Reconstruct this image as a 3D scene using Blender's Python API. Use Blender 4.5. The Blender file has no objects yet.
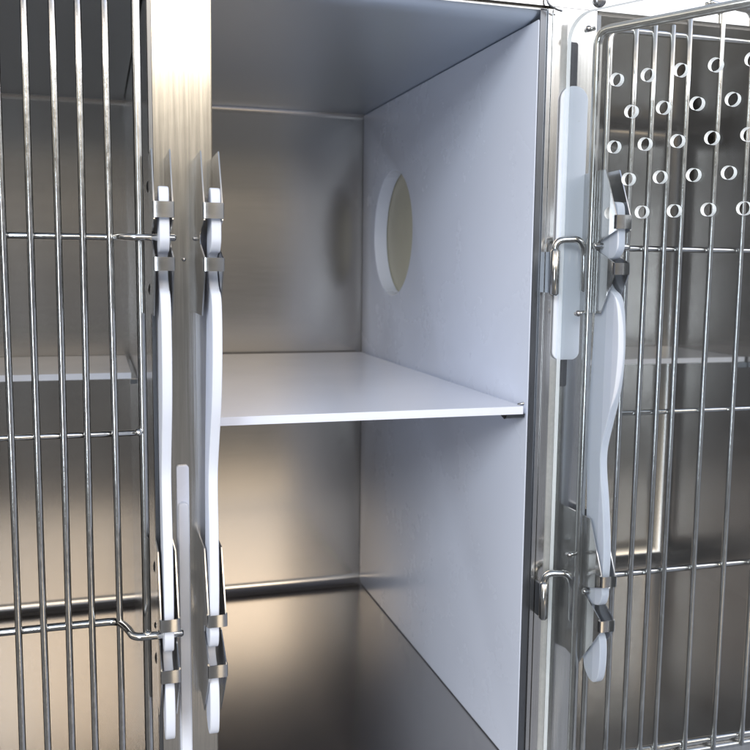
import bpy, bmesh, math, random
from mathutils import Vector, Matrix
random.seed(7)
scene = bpy.context.scene
col = scene.collection

# ------------------------------------------------------------------ materials
def new_mat(name):
    m = bpy.data.materials.new(name); m.use_nodes = True
    nt = m.node_tree; b = nt.nodes['Principled BSDF']
    return m, nt, b
def N(nt, t, **kw):
    n = nt.nodes.new(t)
    for k, v in kw.items():
        if k in n.inputs.keys(): n.inputs[k].default_value = v
        else: setattr(n, k, v)
    return n
def ramp(nt, fac, stops):
    r = nt.nodes.new('ShaderNodeValToRGB'); el = r.color_ramp.elements
    while len(el) > 1: el.remove(el[-1])
    for i, (p, c) in enumerate(stops):
        e = el[0] if i == 0 else el.new(p)
        e.position = p; e.color = (c[0], c[1], c[2], 1) if isinstance(c, tuple) else (c, c, c, 1)
    nt.links.new(fac, r.inputs[0]); return r.outputs[0]

def steel(name, base, rough, scale=(1, 1, 1), bump=.0, rvar=.08, cvar=.12, aniso=0.0, fine=900):
    """stainless sheet: grain noise stretched along the brushing direction"""
    m, nt, b = new_mat(name); L = nt.links.new
    tc = N(nt, 'ShaderNodeTexCoord')
    mp = N(nt, 'ShaderNodeMapping'); mp.inputs['Scale'].default_value = scale
    L(tc.outputs['Object'], mp.inputs['Vector'])
    g = N(nt, 'ShaderNodeTexNoise', Scale=fine, Detail=3.0, Roughness=.6); L(mp.outputs[0], g.inputs['Vector'])
    c = N(nt, 'ShaderNodeTexNoise', Scale=7.0, Detail=4.0, Roughness=.55); L(tc.outputs['Object'], c.inputs['Vector'])
    # large soft variation of tone
    lo = tuple(x * (1 - cvar) for x in base)
    cr = ramp(nt, c.outputs['Fac'], [(.3, lo), (.7, base)])
    gr = ramp(nt, g.outputs['Fac'], [(.3, 1 - cvar * .9), (.7, 1.0)])
    mx = N(nt, 'ShaderNodeMix', data_type='RGBA', blend_type='MULTIPLY'); mx.inputs[0].default_value = 1
    L(cr, mx.inputs[6]); L(gr, mx.inputs[7]); L(mx.outputs[2], b.inputs['Base Color'])
    ma = N(nt, 'ShaderNodeMapRange'); ma.inputs[1].default_value = .3; ma.inputs[2].default_value = .7
    ma.inputs[3].default_value = max(.02, rough - rvar); ma.inputs[4].default_value = rough + rvar
    ad = N(nt, 'ShaderNodeMath', operation='ADD'); ml = N(nt, 'ShaderNodeMath', operation='MULTIPLY'); ml.inputs[1].default_value = .5
    L(g.outputs['Fac'], ad.inputs[0]); L(c.outputs['Fac'], ad.inputs[1]); L(ad.outputs[0], ml.inputs[0])
    L(ml.outputs[0], ma.inputs[0]); L(ma.outputs[0], b.inputs['Roughness'])
    b.inputs['Metallic'].default_value = 1
    if aniso:
        b.inputs['Anisotropic'].default_value = aniso
    if bump:
        bp = N(nt, 'ShaderNodeBump', Strength=bump, Distance=.0005); L(g.outputs['Fac'], bp.inputs['Height'])
        L(bp.outputs[0], b.inputs['Normal'])
    return m

M = {}
M['post'] = steel('brushed_steel_post', (.72, .71, .69), .16, (1, 1, .02), .14, .04, .14, fine=330)
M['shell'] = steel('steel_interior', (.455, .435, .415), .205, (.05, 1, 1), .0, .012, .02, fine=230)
M['roof'] = steel('steel_ceiling', (.62, .67, .72), .36, (1, .3, 1), .0, .0, .0, fine=6)  # lighter, bluish copy of the lining steel; reflected cool light put into the colour
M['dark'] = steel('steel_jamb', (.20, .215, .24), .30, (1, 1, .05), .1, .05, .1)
M['plate'] = steel('steel_bracket', (.60, .60, .60), .20, (.3, 1, .3), .05, .04, .06, fine=200)
M['wire'] = steel('polished_wire', (.76, .76, .75), .15, (1, 1, .4), .25, .07, .22, fine=260)
M['tube'] = steel('polished_tube', (.64, .64, .63), .18, (1, 1, .3), .15, .05, .15, fine=200)
M['bolt'] = steel('bolt_steel', (.45, .44, .44), .28, (1, 1, 1), .1, .05, .1)
M['slot'] = steel('slot_shadow', (.10, .10, .11), .5, (1, 1, 1))

def poly(name, base, rough, sss=.25, grime=.06, rad=.006):
    m, nt, b = new_mat(name); L = nt.links.new
    tc = N(nt, 'ShaderNodeTexCoord')
    c = N(nt, 'ShaderNodeTexNoise', Scale=5.0, Detail=6.0, Roughness=.6); L(tc.outputs['Object'], c.inputs['Vector'])
    f = N(nt, 'ShaderNodeTexNoise', Scale=600.0, Detail=2.0); L(tc.outputs['Object'], f.inputs['Vector'])
    cr = ramp(nt, c.outputs['Fac'], [(.28, tuple(x * (1 - grime * 1.5) for x in base)), (.5, tuple(x * (1 - grime * .3) for x in base)), (.65, base)])
    L(cr, b.inputs['Base Color'])
    rr = ramp(nt, c.outputs['Fac'], [(.3, rough + .04), (.7, rough - .02)]); L(rr, b.inputs['Roughness'])
    b.inputs['Subsurface Weight'].default_value = sss
    b.inputs['Subsurface Radius'].default_value = (rad, rad, rad * 1.1)
    b.inputs['Subsurface Scale'].default_value = 1.0
    b.inputs['IOR'].default_value = 1.38
    return m
M['hdpe'] = poly('white_plastic_sheet', (.80, .85, .98), .26, .0, .035)
M['cover'] = poly('khaki_cover', (.66, .62, .48), .5, 0)
M['shelf'] = poly('white_plastic_shelf', (.82, .86, .98), .18, .12, .02, .006)
M['lever'] = poly('white_plastic_lever', (.77, .81, .91), .5, .4)
def frosted():
    m = bpy.data.materials.new('frosted_acrylic_edge'); m.use_nodes = True
    nt = m.node_tree; nt.nodes.clear(); L = nt.links.new
    out = N(nt, 'ShaderNodeOutputMaterial'); d = N(nt, 'ShaderNodeBsdfDiffuse'); t = N(nt, 'ShaderNodeBsdfTranslucent')
    d.inputs[0].default_value = (.95, .97, .97, 1); t.inputs[0].default_value = (.95, .97, .97, 1)
    tc = N(nt, 'ShaderNodeTexCoord'); n = N(nt, 'ShaderNodeTexNoise', Scale=300.0, Detail=2.0); L(tc.outputs['Object'], n.inputs['Vector'])
    r = ramp(nt, n.outputs['Fac'], [(.3, (.86, .88, .88)), (.7, (.97, .98, .98))]); L(r, d.inputs[0]); L(r, t.inputs[0])
    ad = N(nt, 'ShaderNodeAddShader'); L(d.outputs[0], ad.inputs[0]); L(t.outputs[0], ad.inputs[1])
    mx = N(nt, 'ShaderNodeMixShader'); mx.inputs[0].default_value = .55; L(ad.outputs[0], mx.inputs[1]); L(d.outputs[0], mx.inputs[2])
    L(mx.outputs[0], out.inputs['Surface']); return m
M['frost'] = frosted()

def acrylic():
    m = bpy.data.materials.new('clear_acrylic'); m.use_nodes = True
    nt = m.node_tree; nt.nodes.clear(); L = nt.links.new
    out = N(nt, 'ShaderNodeOutputMaterial')
    tr = N(nt, 'ShaderNodeBsdfTransparent'); tr.inputs[0].default_value = (.955, .965, .965, 1)
    gl = N(nt, 'ShaderNodeBsdfGlossy'); gl.inputs['Roughness'].default_value = .03
    df = N(nt, 'ShaderNodeBsdfDiffuse'); df.inputs[0].default_value = (.8, .84, .9, 1)
    fr = N(nt, 'ShaderNodeFresnel'); fr.inputs['IOR'].default_value = 1.35
    m1 = N(nt, 'ShaderNodeMixShader'); L(fr.outputs[0], m1.inputs[0]); L(tr.outputs[0], m1.inputs[1]); L(gl.outputs[0], m1.inputs[2])
    tc = N(nt, 'ShaderNodeTexCoord')
    # faint wiping haze and hair scratches
    n1 = N(nt, 'ShaderNodeTexNoise', Scale=9.0, Detail=8.0, Roughness=.75, Distortion=1.2); L(tc.outputs['Object'], n1.inputs['Vector'])
    haze = ramp(nt, n1.outputs['Fac'], [(.30, 0.008), (.80, .035)])
    mp = N(nt, 'ShaderNodeMapping'); mp.inputs['Rotation'].default_value = (.0, .9, .2); mp.inputs['Scale'].default_value = (4, 4, 60)
    L(tc.outputs['Object'], mp.inputs['Vector'])
    n2 = N(nt, 'ShaderNodeTexNoise', Scale=7.0, Detail=6.0, Roughness=.8, Distortion=.8); L(mp.outputs[0], n2.inputs['Vector'])
    scr = ramp(nt, n2.outputs['Fac'], [(.64, 0.0), (.70, .22)])
    n3 = N(nt, 'ShaderNodeTexNoise', Scale=14.0, Detail=2.0); L(tc.outputs['Object'], n3.inputs['Vector'])
    msk = ramp(nt, n3.outputs['Fac'], [(.5, 0.0), (.68, 1.0)])
    mu = N(nt, 'ShaderNodeMath', operation='MULTIPLY'); L(scr, mu.inputs[0]); L(msk, mu.inputs[1])
    ad = N(nt, 'ShaderNodeMath', operation='ADD'); L(haze, ad.inputs[0]); L(mu.outputs[0], ad.inputs[1])
    m2 = N(nt, 'ShaderNodeMixShader'); L(ad.outputs[0], m2.inputs[0]); L(m1.outputs[0], m2.inputs[1]); L(df.outputs[0], m2.inputs[2])
    L(m2.outputs[0], out.inputs['Surface'])
    return m
M['acrylic'] = acrylic()

# ------------------------------------------------------------------ object helpers
def thing(name, label, cat, loc=(0, 0, 0), group=None, rotz=0):
    o = bpy.data.objects.new(name, None); col.objects.link(o)
    o.empty_display_size = .02
    o.location = loc; o.rotation_euler = (0, 0, rotz)
    o['label'] = label; o['category'] = cat
    if group: o['group'] = group
    return o
def world_loc(p):
    v = Vector((0, 0, 0))
    while p: v += p.location; p = p.parent
    return v
def link(name, me, parent, mats):
    """vertices are given in world coordinates (doors that are turned use their own frame)"""
    for m in (mats if isinstance(mats, (list, tuple)) else [mats]): me.materials.append(m)
    o = bpy.data.objects.new(name, me); col.objects.link(o)
    if parent is not None:
        o.parent = parent
        if not parent.get('own_frame'):
            off = world_loc(parent); me.transform(Matrix.Translation(-off))
    return o
def smooth(me, ang=40):
    for p in me.polygons: p.use_smooth = True
    try: me.set_sharp_from_angle(angle=math.radians(ang))
    except Exception: pass
def from_bm(name, bm, parent, mats, ang=40, bevel=0, seg=2, weighted=False):
    if bevel:
        es = [e for e in bm.edges if len(e.link_faces) == 2 and e.calc_face_angle(0) > math.radians(35)]
        bmesh.ops.bevel(bm, geom=es, offset=bevel, segments=seg, profile=.5, affect='EDGES')
    me = bpy.data.meshes.new(name); bm.to_mesh(me); bm.free(); smooth(me, ang)
    o = link(name, me, parent, mats)
    if weighted:
        wn = o.modifiers.new('face_weighted_normals', 'WEIGHTED_NORMAL'); wn.keep_sharp = True; wn.weight = 100
    return o
def add_box(bm, x0, x1, y0, y1, z0, z1):
    vs = [bm.verts.new((x, y, z)) for x in (x0, x1) for y in (y0, y1) for z in (z0, z1)]
    for f in ((0, 1, 3, 2), (4, 6, 7, 5), (0, 4, 5, 1), (2, 3, 7, 6), (0, 2, 6, 4), (1, 5, 7, 3)):
        bm.faces.new([vs[i] for i in f])
def box(name, b, parent, mat, bevel=.001, seg=2):
    bm = bmesh.new(); add_box(bm, *b)
    return from_bm(name, bm, parent, mat, 60, bevel, seg, True)
def fillet(pts, r, n=7):
    """round the inner corners of a polyline"""
    pts = [Vector(p) for p in pts]; out = [pts[0]]
    for i in range(1, len(pts) - 1):
        a, b, c = pts[i - 1], pts[i], pts[i + 1]
        u, v = (a - b), (c - b); rr = min(r, u.length * .49, v.length * .49)
        p, q = b + u.normalized() * rr, b + v.normalized() * rr
        for k in range(n + 1):
            t = k / n; out.append((1 - t) ** 2 * p + 2 * t * (1 - t) * b + t * t * q)
    out.append(pts[-1]); return out
def add_tube(bm, pts, r, seg=16, cap=True):
    pts = [Vector(p) for p in pts]
    t0 = (pts[1] - pts[0]).normalized()
    up = Vector((0, 0, 1)) if abs(t0.z) < .9 else Vector((0, 1, 0))
    n = (up - t0 * up.dot(t0)).normalized(); rings = []; pt = t0
    for i, p in enumerate(pts):
        if i == 0: t = t0
        elif i == len(pts) - 1: t = (pts[i] - pts[i - 1]).normalized()
        else: t = ((pts[i + 1] - pts[i]).normalized() + (pts[i] - pts[i - 1]).normalized()).normalized()
        q = pt.rotation_difference(t); n = q @ n; n = (n - t * n.dot(t)).normalized(); pt = t
        b = t.cross(n)
        rings.append([bm.verts.new(p + (n * math.cos(a) + b * math.sin(a)) * r) for a in [2 * math.pi * k / seg for k in range(seg)]])
    for A, B in zip(rings, rings[1:]):
        for k in range(seg): bm.faces.new((A[k], A[(k + 1) % seg], B[(k + 1) % seg], B[k]))
    if cap:
        for R, s, p, d in ((rings[0], 1, pts[0], -t0), (rings[-1], -1, pts[-1], pt)):
            # small domed end
            mid = [bm.verts.new(p + (v.co - p) * .6 + d * r * .45) for v in R]
            for k in range(seg):
                f = (R[(k + 1) % seg], R[k], mid[k], mid[(k + 1) % seg])
                bm.faces.new(f if s == 1 else f[::-1])
            bm.faces.new(mid[::-1] if s == 1 else mid)
def tube(name, pts, r, parent, mat, seg=16):
    bm = bmesh.new(); add_tube(bm, pts, r, seg); return from_bm(name, bm, parent, mat, 50)
def prism_x(bm, prof, x0, x1):
    """profile of (y, z) points swept along X"""
    A = [bm.verts.new((x0, y, z)) for y, z in prof]; B = [bm.verts.new((x1, y, z)) for y, z in prof]
    n = len(prof)
    bm.faces.new(A); bm.faces.new(B[::-1])
    for i in range(n): bm.faces.new((A[i], B[i], B[(i + 1) % n], A[(i + 1) % n]))
    bmesh.ops.recalc_face_normals(bm, faces=bm.faces)
def catmull(pts, n=6):
    out = []; m = len(pts)
    for i in range(m):
        p0, p1, p2, p3 = (Vector(pts[(i + k - 1) % m]).to_2d() for k in range(4))
        for k in range(n):
            t = k / n
            out.append(.5 * ((2 * p1) + (-p0 + p2) * t + (2 * p0 - 5 * p1 + 4 * p2 - p3) * t * t + (-p0 + 3 * p1 - 3 * p2 + p3) * t ** 3))
    return [tuple(v) for v in out]
def rrect(u0, u1, v0, v1, rs, n=8):
    """rounded rectangle outline, rs = radii (u0v0, u1v0, u1v1, u0v1)"""
    out = []
    for (cx, cy, sx, sy, a0, r) in ((u0, v0, 1, 1, 180, rs[0]), (u1, v0, -1, 1, 270, rs[1]), (u1, v1, -1, -1, 0, rs[2]), (u0, v1, 1, -1, 90, rs[3])):
        for k in range(n + 1):
            a = math.radians(a0 + 90 * k / n)
            out.append((cx + sx * r + r * math.cos(a), cy + sy * r + r * math.sin(a)))
    return out
def circle(cx, cy, r, n=48):
    return [(cx + r * math.cos(2 * math.pi * k / n), cy + r * math.sin(2 * math.pi * k / n)) for k in range(n)]
def sheet(name, outline, holes, thick, xf, parent, mats, bevel=.0):
    """flat plate with real holes; plate plane (u, v) mapped by the matrix xf; faces slot 0, rims slot 1"""
    cu = bpy.data.curves.new(name, 'CURVE'); cu.dimensions = '2D'; cu.fill_mode = 'BOTH'
    cu.extrude = thick / 2 - bevel; cu.bevel_depth = bevel; cu.bevel_resolution = 2 if bevel else 0
    if bevel: cu.offset = -bevel
    for ring in [outline] + holes:
        s = cu.splines.new('POLY'); s.points.add(len(ring) - 1)
        for p, (a, b) in zip(s.points, ring): p.co = (a, b, 0, 1)
        s.use_cyclic_u = True
    tmp = bpy.data.objects.new('tmp_outline', cu)
    me = bpy.data.meshes.new_from_object(tmp)
    bpy.data.objects.remove(tmp); bpy.data.curves.remove(cu)
    me.name = name
    me.materials.clear()
    for p in me.polygons: p.material_index = 0 if abs(p.normal.z) > .9 else 1
    me.transform(xf)
    bm = bmesh.new(); bm.from_mesh(me); bmesh.ops.remove_doubles(bm, verts=bm.verts, dist=1e-6)
    bmesh.ops.recalc_face_normals(bm, faces=bm.faces); bm.to_mesh(me); bm.free()
    smooth(me, 35)
    return link(name, me, parent, mats)
XZ = lambda y: Matrix(((1, 0, 0, 0), (0, 0, -1, y), (0, 1, 0, 0), (0, 0, 0, 1)))   # (u,v)->(x,z), plate in a plane facing the viewer
YZ = lambda x: Matrix(((0, 0, 1, x), (1, 0, 0, 0), (0, 1, 0, 0), (0, 0, 0, 1)))    # (u,v)->(y,z)
def dome(name, c, axis, r, h, parent, mat, slot=False):
    """screw or bolt head: flange ring plus a domed cap"""
    prof = [(0, h)] + [(r * math.sin(a), h * math.cos(a) * .85 + .15 * h) for a in [math.pi / 2 * k / 6 for k in range(1, 7)]] + [(r, 0)]
    bm = bmesh.new(); rings = []
    A = Vector(axis).normalized(); U = A.orthogonal().normalized(); W = A.cross(U); c = Vector(c); n = 18
    for (q, z) in prof[1:]:
        rings.append([bm.verts.new(c + A * z + (U * math.cos(2 * math.pi * k / n) + W * math.sin(2 * math.pi * k / n)) * q) for k in range(n)])
    top = bm.verts.new(c + A * h)
    for k in range(n): bm.faces.new((top, rings[0][k], rings[0][(k + 1) % n]))
    for P, Q in zip(rings, rings[1:]):
        for k in range(n): bm.faces.new((P[k], Q[k], Q[(k + 1) % n], P[(k + 1) % n]))
    bmesh.ops.recalc_face_normals(bm, faces=bm.faces)
    return from_bm(name, bm, parent, mat, 60)

# ------------------------------------------------------------------ dimensions
ZT, ZF, YB = .2985, -.6385, .741            # ceiling, floor, back wall
CAGE = thing('cage_bank', 'stainless steel bank of three animal cages side by side with two front posts', 'animal cage', (.32, .3, -.70))

def shell(name, x0, x1, parent, r=.021, upright=True):
    """one bay pressed out of sheet: five walls with rounded inner corners, open to the front"""
    bm = bmesh.new()
    y0 = .012
    v = {}
    for i, x in enumerate((x0, x1)):
        for j, y in enumerate((y0, YB)):
            for k, z in enumerate((ZF, ZT)): v[i, j, k] = bm.verts.new((x, y, z))
    for q in (((0, 1, 0), (1, 1, 0), (1, 1, 1), (0, 1, 1)), ((0, 0, 0), (1, 0, 0), (1, 1, 0), (0, 1, 0)), ((0, 0, 1), (0, 1, 1), (1, 1, 1), (1, 0, 1)),
              ((0, 0, 0), (0, 1, 0), (0, 1, 1), (0, 0, 1)), ((1, 0, 0), (1, 0, 1), (1, 1, 1), (1, 1, 0))):
        bm.faces.new([v[k] for k in q])
    # round only the corners that touch the back wall
    es = [e for e in bm.edges if all(abs(w.co.y - YB) < 1e-6 for w in e.verts) and (upright or abs(e.verts[0].co.z - e.verts[1].co.z) < 1e-6)]
    bmesh.ops.bevel(bm, geom=es, offset=r, segments=8, profile=.5, affect='EDGES')
    bmesh.ops.recalc_face_normals(bm, faces=bm.faces)
    bmesh.ops.reverse_faces(bm, faces=bm.faces)
    o = from_bm(name, bm, parent, M['shell'], 60, weighted=True)
    return o
shell('bay_lining', -.355, .0555, CAGE, upright=False)
shell('bay_lining', .122, .5275, CAGE, upright=False)
shell('bay_lining', .5795, 1.203, CAGE, .045)

for (a, b) in ((-.352, .0535), (.1235, .5120)):
    bm = bmesh.new()
    prism_x(bm, [(.004, .2962), (.004, .2980), (.735, .2980), (.735, .2876), (.040, .2876), (.018, .2895), (.008, .2930)], a, b)
    from_bm('ceiling_sheet', bm, CAGE, M['roof'], 50)
# front frame: posts, header and sill, butted end to end
box('post', (.060, .1195, 0, .03, -.70, .2998), CAGE, M['post'], .0022, 3)
box('post', (.5135, .570, 0, .03, -.70, .2998), CAGE, M['post'], .0022, 3)
box('post', (-.43, -.362, 0, .03, -.70, .2998), CAGE, M['post'], .0022, 3)
box('post', (1.207, 1.27, 0, .03, -.70, .2998), CAGE, M['post'], .0022, 3)
box('header', (-.43, 1.27, -.001, .03, .300, .44), CAGE, M['post'], .0016, 3)
box('sill', (-.43, 1.27, -.001, .03, -.84, -.7005), CAGE, M['post'], .0016, 3)
for (a, b) in ((-.3615, .0595), (.120, .513), (.5705, 1.2065)):
    box('threshold', (a, b, .004, .03, -.6995, ZF - .0005), CAGE, M['post'], .0008)
# dark jambs just inside each opening
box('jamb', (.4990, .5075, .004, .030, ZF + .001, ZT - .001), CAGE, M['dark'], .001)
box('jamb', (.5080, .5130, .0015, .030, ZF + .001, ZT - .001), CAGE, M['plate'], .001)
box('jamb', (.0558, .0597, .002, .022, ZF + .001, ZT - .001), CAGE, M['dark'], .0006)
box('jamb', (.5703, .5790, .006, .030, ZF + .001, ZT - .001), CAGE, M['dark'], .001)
# folded clip above the right post and the rubber plug on the header
tube('header_clip', fillet([(.502, -.004, .335), (.502, -.006, .3005), (.514, -.008, .2945), (.5195, -.0085, .2935)], .006), .0012, CAGE, M['dark'], 8)
dome('bolt', (.5715, -.001, .312), (0, -1, 0), .0085, .006, CAGE, M['bolt'])
# side screws of the left bay
for z in (.080, -.027, -.332, -.399, -.437):
    dome('screw', (.0555, .011, z), (-1, 0, 0), .0065 if z != -.399 else .004, .003, CAGE, M['bolt'])
# slot in the right post
sheet('slot', rrect(.5335, .5462, -.143, .262, (.003,) * 4), [], .0012, XZ(-.0004), CAGE, [M['slot'], M['slot']])
# small marks where sheets are riveted on the left post
for (x, z) in ((.0895, .005), (.101, .027)):
    dome('rivet', (x, -.0003, z), (0, -1, 0), .0022, .0014, CAGE, M['bolt'])
# hinge barrels on the right post
for z0, z1 in ((-.030, .020), (-.428, -.385)):
    tube('hinge_barrel', [(.5180, -.0150, z0), (.5180, -.0150, z1)], .0056, CAGE, M['tube'], 18)
    box('hinge_leaf', (.5135, .5165, -.017, .0005, z0 + .001, z1 - .001), CAGE, M['dark'], .0006)

# ------------------------------------------------------------------ partition with a round hole
PT = thing('partition_panel', 'tall white plastic side panel with a round hole at the middle cage', 'side panel', (.498, .37, ZF))
R90 = .108
hole = circle(.552, .0575, R90, 96)
sheet('board', rrect(.006, .7395, ZF + .0015, .2865, (.003,) * 4), [hole], .0245, YZ(.5103), PT, [M['hdpe'], M['hdpe']], .0012)
sheet('hole_cover', circle(.552, .0575, R90 + .02, 64), [], .002, YZ(.5248), PT, [M['cover'], M['cover']])

# ------------------------------------------------------------------ shelves
def shelf(label, x0, x1, y0, y1, zt, th):
    t = thing('shelf', label, 'shelf', ((x0 + x1) / 2, (y0 + y1) / 2, zt - th), 'white shelves inside the cages')
    box('board', (x0, x1, y0, y1, zt - th, zt), t, M['shelf'], .0012, 3)
    return t
s = shelf('wide white shelf across the open middle cage below the round hole', .1245, .4915, .003, .722, -.1665, .0095)
# retaining clip below the front corner: folded leaf
bm = bmesh.new()
prism_x(bm, [(.02, -.1765), (.03, -.1790), (.016, -.1835), (.010, -.1815), (.008, -.1765)], .4725, .4965)
from_bm('shelf_clip', bm, s, M['dark'], 30)
tube('corner_hook', [(.4918, .018, -.1665), (.4975, .014, -.1645)], .0016, s, M['tube'], 8)
s = shelf('short white shelf behind the wire bars of the leftmost cage', -.350, .0480, .455, .736, -.1665, .0095)
box('shelf_clip', (.0470, .0550, .452, .466, -.1835, -.1768), s, M['dark'], .001)
s = shelf('short white shelf behind the wire door of the right cage', .584, 1.199, .492, .736, -.1665, .0095)
box('shelf_clip', (1.180, 1.2015, .488, .504, -.1865, -.1768), s, M['dark'], .001)

# ------------------------------------------------------------------ slide plates on the posts
t = thing('slide_plate', 'flat white plastic plate with rounded ends over the slot of the right post', 'slide plate', (.543, -.003, .05), 'white slide plates')
sheet('plate', rrect(.5245, .5600, -.110, .2120, (.010, .010, .0165, .0165)), [], .003, XZ(-.0030), t, [M['lever'], M['lever']], .0006)
t = thing('slide_plate', 'narrow white plastic strip standing between two latches on the left post', 'slide plate', (.086, -.003, -.4), 'white slide plates')
sheet('plate', rrect(.0785, .0915, -.62, -.2170, (.003, .003, .003, .003)), [], .004, XZ(-.0022), t, [M['hdpe'], M['hdpe']], .0005)
sheet('grip', rrect(.0790, .0900, -.62, -.2560, (.003, .003, .005, .005)), [], .010, XZ(-.0094), t, [M['lever'], M['lever']], .0012)

# ------------------------------------------------------------------ latches: bracket pairs with a long plastic lever
def bracket(parent, x0, x1, prof, straps):
    o = bmesh.new()
    for x in (x0, x1 - .0013):
        prism_x(o, [(-p, z) for p, z in prof], x, x + .0013)
    b = from_bm('bracket', o, parent, M['plate'], 30)
    for z0, z1 in straps:
        s = bmesh.new()
        # U-shaped strap that wraps the front of the two plates
        r = .0025; 
        pts = [(x0 - .0009, -.0755), (x0 - .0009, -.0815 + r), (x0 - .0009 + r * .3, -.0815 + r * .3), (x0 - .0009 + r, -.0815), (x1 + .0009 - r, -.0815), (x1 + .0009 - r * .3, -.0815 + r * .3), (x1 + .0009, -.0815 + r), (x1 + .0009, -.0755)]
        inn = [(x0 + .0002, -.0755), (x0 + .0002, -.0803 + r), (x0 + .0002 + r * .3, -.0803 + r * .3), (x0 + r, -.0803), (x1 - r, -.0803), (x1 - .0002 - r * .3, -.0803 + r * .3), (x1 - .0002, -.0803 + r), (x1 - .0002, -.0755)]
        ring = pts + inn[::-1]
        A = [s.verts.new((x, y, z0)) for x, y in ring]; B = [s.verts.new((x, y, z1)) for x, y in ring]; n = len(ring); h = n // 2
        for i in range(n): s.faces.new((A[i], A[(i + 1) % n], B[(i + 1) % n], B[i]))
        for R in (A, B):
            for i in range(h - 1): s.faces.new((R[i], R[i + 1], R[n - 2 - i], R[n - 1 - i]))
        bmesh.ops.recalc_face_normals(s, faces=s.faces)
        q = from_bm('strap', s, parent, M['plate'], 30)
        q.parent = b; q.matrix_parent_inverse = Matrix.Identity(4)
    return b
UP = [(.0, .111), (.052, .1125), (.078, .060), (.0795, .043), (.040, .030), (.037, .026), (.040, .021), (.079, .0066), (.0795, -.007), (.052, -.052), (.0, -.052)]
LO = [(.0, -.297), (.048, -.297), (.078, -.358), (.0795, -.372), (.040, -.384), (.040, -.391), (.078, -.411), (.0795, -.427), (.032, -.484), (.0, -.478)]
LEV = [(.052, .073), (.066, .075), (.072, .070), (.0745, .055), (.0755, .040), (.0760, .030), (.0745, .021), (.0660, .0125), (.052, .010), (.046, .002), (.048, -.010), (.058, -.022), (.076, -.033),
       (.084, -.060), (.086, -.100), (.081, -.140), (.068, -.178), (.058, -.210), (.058, -.235), (.064, -.265), (.070, -.300), (.0735, -.335), (.0725, -.372),
       (.073, -.385), (.066, -.398), (.046, -.404), (.044, -.415), (.062, -.428), (.072, -.440), (.074, -.465), (.070, -.487), (.060, -.497), (.046, -.494), (.036, -.480),
       (.030, -.440), (.026, -.380), (.030, -.300), (.024, -.200), (.030, -.080), (.034, .0), (.042, .05)]
def latch(cx, label, tilt=0):
    t = thing('door_latch', label, 'latch', (cx, 0, -.19), 'white levers in steel latch brackets')
    x0, x1 = cx - .0098, cx + .0092
    bracket(t, x0, x1, UP, [(.0446, .0600), (-.0066, .0066)])
    bracket(t, x0, x1, LO, [(-.3715, -.3585), (-.4260, -.4125)])
    bm = bmesh.new()
    prism_x(bm, [(-p, z) for p, z in catmull(LEV, 5)], cx - .0049, cx + .0049)
    es = [e for e in bm.edges if len(e.link_faces) == 2 and e.calc_face_angle(0) > math.radians(70)]
    bmesh.ops.bevel(bm, geom=es, offset=.0011, segments=2, profile=.5, affect='EDGES')
    if tilt:
        for v in bm.verts:
            v.co.x += tilt * math.sin((v.co.z + .19) * 5.5) * .5
    from_bm('lever', bm, t, M['lever'], 60, weighted=True)
    return t
latch(.0640, 'white latch lever on the left post, holding the pins of the closed leftmost door', .0015)
latch(.1118, 'white latch lever on the left post, beside the opening of the middle cage', .006)
latch(.5685, 'white latch lever seen behind the clear panel, holding the right cage door', 0)

# ------------------------------------------------------------------ closed wire door of the left cage
def bar_pts(x, z0, z1, y=-.0035, wob=.0012, top=None):
    a = random.uniform(0, 6.28); w = random.uniform(.4, 1) * wob
    return [(x + w * math.sin(a + k * .45), y, z0 + (z1 - z0) * k / 10) for k in range(11)]
LD = thing('wire_door', 'closed wire door with vertical bars on the leftmost cage', 'cage door', (-.15, 0, -.66), 'closed wire doors')
F = fillet([(-.15, 0, .287), (.0445, 0, .287), (.0445, 0, -.645), (-.345, 0, -.645), (-.345, 0, .287), (-.15, 0, .287)], .018)
tube('frame', F, .0046, LD, M['tube'], 18)
xs = [-.0618, -.0362, -.0122, .0150] + [-.0618 - .0258 * k for k in range(1, 11)]
for x in xs: tube('vertical_bar', bar_pts(x, -.645, .287), .0036, LD, M['wire'], 14)
# cross bars; the top and bottom latch bars jog forward into the latch
tube('cross_bar', fillet([(-.345, .0035, .0268), (.018, .0035, .0268), (.024, -.030, .0265), (.033, -.045, .0262), (.0765, -.045, .0262)], .010), .0034, LD, M['wire'], 14)
tube('cross_bar', [(-.345, .0035, -.1800), (.042, .0035, -.1800)], .0032, LD, M['wire'], 14)
tube('cross_bar', fillet([(-.345, .0035, -.3870), (.014, .0035, -.3870), (.0235, -.022, -.3868), (.029, -.045, -.3880), (.078, -.045, -.3880)], .010), .0042, LD, M['wire'], 14)
tube('cross_bar', [(-.345, .0035, -.6150), (.044, .0035, -.6150)], .0032, LD, M['wire'], 14)
def cross_bar(pts, r, parent, xs_):
    bm = bmesh.new(); add_tube(bm, pts, r, 14)
    zc = pts[0][2]
    for x in xs_:
        for sx in (-1, 1):
            q = bmesh.ops.create_icosphere(bm, subdivisions=2, radius=.0021)['verts']
            for v in q:
                v.co = Vector((v.co.x * 1.1, v.co.y, v.co.z * random.uniform(1.0, 1.3))) + Vector((x + sx * .0030, .0008, zc + random.uniform(-.0012, .0008)))
    return from_bm('cross_bar', bm, parent, M['wire'], 50)
def weld(c, r, parent):
    bm = bmesh.new(); bmesh.ops.create_icosphere(bm, subdivisions=2, radius=r)
    for v in bm.verts:
        v.co *= random.uniform(.85, 1.15); v.co += Vector(c)
    from_bm('weld_bead', bm, parent, M['wire'], 80)
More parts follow.
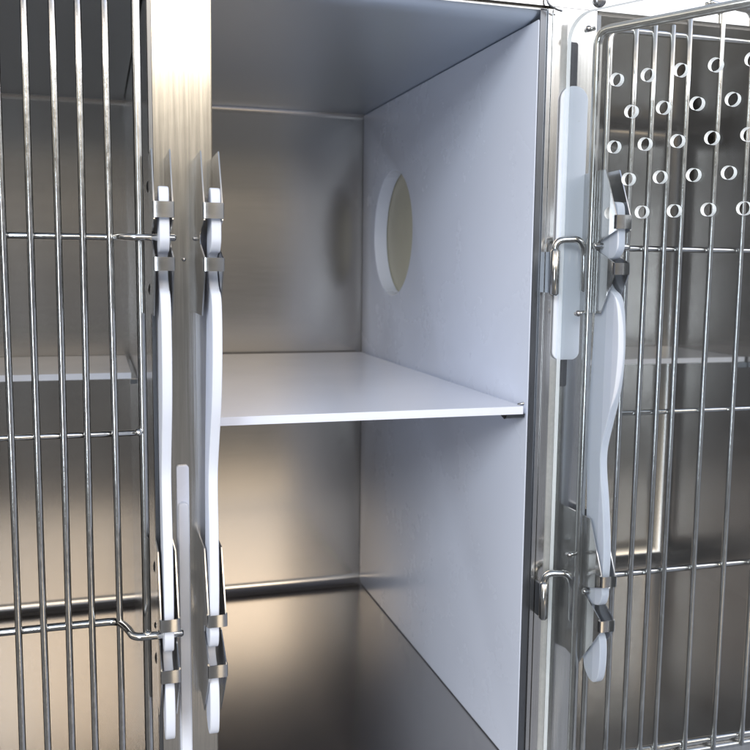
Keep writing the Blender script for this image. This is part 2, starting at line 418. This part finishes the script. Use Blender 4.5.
weld((.0395, -.003, -.1785), .0042, LD); weld((.0435, -.0445, -.3862), .0046, LD)

# ------------------------------------------------------------------ closed wire door of the right cage
RD = thing('wire_door', 'closed wire door with vertical bars on the right cage behind the clear panel', 'cage door', (.88, 0, -.66), 'closed wire doors')
F = fillet([(.88, 0, .2810), (.5885, 0, .2810), (.5885, 0, -.645), (1.19, 0, -.645), (1.19, 0, .2810), (.88, 0, .2810)], .016)
tube('frame', F, .0040, RD, M['tube'], 18)
for x in (.6205, .6465, .6720): tube('vertical_bar', bar_pts(x, -.645, .2905, wob=.0008), .0034, RD, M['wire'], 14)
x = .6950
while x < 1.17:
    p = bar_pts(x, -.645, .300, wob=.0008)
    if x > .72: p = fillet(p + [(x, -.0035, .3190), (x - .02, -.006, .3215)], .012)
    tube('vertical_bar', p, .0035, RD, M['wire'], 14)
    x += .0455
xr = [.6205, .6465, .6720] + [.6950 + .0455 * k for k in range(11)]
cross_bar(fillet([(1.19, .0035, .0245), (.612, .0035, .0250), (.600, -.043, .0255), (.553, -.044, .0262)], .012), .0036, RD, xr[1:])
cross_bar([(1.19, .0035, -.1800), (.590, .0035, -.1800)], .0032, RD, xr)
cross_bar(fillet([(1.19, .0035, -.3890), (.606, .0035, -.3890), (.595, -.042, -.3890), (.556, -.044, -.3880)], .012), .0040, RD, xr[1:])
cross_bar([(1.19, .0035, -.6340), (.590, .0035, -.6340)], .0040, RD, xr)

# ------------------------------------------------------------------ open door: tube frame, clear perforated panel
PHI = math.radians(61.353)
OX, OY = .55542, -.030
OD = thing('panel_door', 'open cage door swung out to the right with a clear perforated plastic panel on a tube frame', 'cage door', (OX, OY, 0), None, -PHI)
OD['own_frame'] = 1      # local x runs along the door, local -y looks at the viewer's side, local z is up
F = fillet([(.20, 0, .2688), (0, 0, .2688), (0, 0, -.655), (.395, 0, -.655), (.395, 0, .2688), (.20, 0, .2688)], .016)
tube('frame', F, .0053, OD, M['tube'], 20)
holes = []
for k in range(5):
    for i in range(9):
        a = .0318 + .03805 * i + (.0199 if k % 2 else 0)
        if a < .36: holes.append(circle(a, .2097 - .03675 * k, .0069, 32))
th = .0076
sheet('clear_panel', rrect(-.0320, .405, -.662, .2905, (.03, .03, .03, .030), 10), holes, th, XZ(-.0098), OD, [M['acrylic'], M['frost']])
for z in (.2700, -.0525, -.3450):
    dome('panel_bolt', (-.0075 + .003, -.0136, z), (0, -1, 0), .0036, .0035, OD, M['bolt'])
    tube('panel_clip', [(-.0100, -.012, z - .001), (-.0005, -.007, z + .001)], .0024, OD, M['tube'], 10)
# hinge hooks: from the barrel on the post, over and down onto the door tube
def to_door(x, y, z):
    c, s_ = math.cos(PHI), math.sin(PHI); dx, dy = x - OX, y - OY
    return (dx * c - dy * s_, dx * s_ + dy * c, z)
for zb, dz in ((.020, 0), (-.385, 0)):
    P = fillet([to_door(.5185, -.013, zb - .03), to_door(.5185, -.013, zb + .013), to_door(.545, -.026, zb + .014), (-.0085, .0005, zb - .002), (-.0080, .0005, zb - .046)], .012)
    tube('hinge_hook', P, .0041, OD, M['tube'], 14)
del OD['own_frame']

# ------------------------------------------------------------------ camera
cam = bpy.data.cameras.new('camera'); co = bpy.data.objects.new('camera', cam); col.objects.link(co)
cam.sensor_width = 36; cam.lens = 920.457 / 750 * 36
Rm = Matrix(((.95746492, .02361314, -.28758188), (-.28834891, .11547101, -.9505374), (.0107622, .99303014, .11736827)))
co.matrix_world = Matrix.Translation((0, -1, 0)) @ Rm.to_4x4()
cam.clip_start = .05; cam.clip_end = 200
cam.dof.use_dof = True; cam.dof.focus_distance = 1.02; cam.dof.aperture_fstop = 9
scene.camera = co

# ------------------------------------------------------------------ light: surroundings graded by elevation, bright high up, plus added unseen area lights
w = bpy.data.worlds.new('World'); scene.world = w; w.use_nodes = True
nt = w.node_tree; L = nt.links.new; bg = nt.nodes['Background']
tc = N(nt, 'ShaderNodeTexCoord'); sp = N(nt, 'ShaderNodeSeparateXYZ'); L(tc.outputs['Generated'], sp.inputs[0])
mr = N(nt, 'ShaderNodeMapRange'); mr.inputs[1].default_value = -1; mr.inputs[2].default_value = 1
L(sp.outputs['Z'], mr.inputs[0])
def e(deg): return (math.sin(math.radians(deg)) + 1) / 2
env = ramp(nt, mr.outputs[0], [(e(-60), (.16, .17, .19)), (e(-30), (.30, .29, .285)), (e(-10), (.21, .205, .20)), (e(-4), (.18, .18, .178)),
                               (e(1), (.19, .185, .18)), (e(5), (.31, .29, .25)), (e(9.5), (.72, .63, .50)), (e(12.5), (1.5, 1.36, 1.12)), (e(15.5), (3.2, 3.05, 2.8)), (e(18), (3.8, 3.6, 3.4)), (e(22), (2.6, 2.2, 1.7)), (e(29), (2.0, 1.7, 1.4)), (e(42), (.8, .85, .95)), (e(80), (.4, .5, .65))])
az = N(nt, 'ShaderNodeMapRange'); az.inputs[1].default_value = -.14; az.inputs[2].default_value = .08; az.inputs[3].default_value = .68; az.inputs[4].default_value = 1
L(sp.outputs['X'], az.inputs[0])
vm = N(nt, 'ShaderNodeVectorMath', operation='SCALE'); L(env, vm.inputs[0]); L(az.outputs[0], vm.inputs['Scale'])
cx = N(nt, 'ShaderNodeMapRange', data_type='FLOAT_VECTOR')
cx.inputs['Vector'].default_value = (0, 0, 0)
xyz = N(nt, 'ShaderNodeCombineXYZ')
for k in range(3): L(sp.outputs['X'], xyz.inputs[k])
L(xyz.outputs[0], cx.inputs['Vector'])
cx.inputs[7].default_value = (.15, .15, .15); cx.inputs[8].default_value = (.5, .5, .5)
cx.inputs[9].default_value = (1, 1, 1); cx.inputs[10].default_value = (1.25, 1.36, 1.62)
v2 = N(nt, 'ShaderNodeVectorMath', operation='MULTIPLY'); L(vm.outputs[0], v2.inputs[0]); L(cx.outputs['Vector'], v2.inputs[1])
L(v2.outputs[0], bg.inputs['Color']); bg.inputs['Strength'].default_value = 1.0

def area(name, loc, target, size, energy, color):
    l = bpy.data.lights.new(name, 'AREA'); l.shape = 'RECTANGLE'; l.size, l.size_y = size; l.energy = energy; l.color = color
    o = bpy.data.objects.new(name, l); col.objects.link(o); o.location = loc
    o.rotation_euler = (Vector(target) - Vector(loc)).to_track_quat('-Z', 'Y').to_euler(); return o
area('cool_fill', (-1.5, -2.9, 1.5), (.4, .5, -.25), (1.7, 1.3), 60, (.77, .88, 1.0))  # added unseen cool light for the white panel, shelf and levers
area('low_fill', (-1.35, -3.0, -.30), (.45, .6, -.45), (.7, 1.2), 22, (.80, .89, 1.0))  # added unseen fill that brightens the deep panel below the shelf
area('floor_glow_fill', (.35, -4.0, 1.55), (.3, .2, -.3), (2.4, .9), 33, (1.0, .81, .58))  # added unseen source for the warm glow on the cage floors
area('wall_glow_fill', (.70, -2.3, -1.30), (.3, .7, -.5), (.62, .28), 1.3, (1.0, .80, .55))  # added unseen source, mirrored as the warm glow low on the back wall

scene.view_settings.view_transform = 'Standard'; scene.view_settings.look = 'None'; scene.view_settings.exposure = 0
scene.render.engine = 'CYCLES'
scene.cycles.max_bounces = 12; scene.cycles.glossy_bounces = 6; scene.cycles.transparent_max_bounces = 16
scene.cycles.sample_clamp_indirect = 4
scene.render.resolution_x = 1024; scene.render.resolution_y = 1024
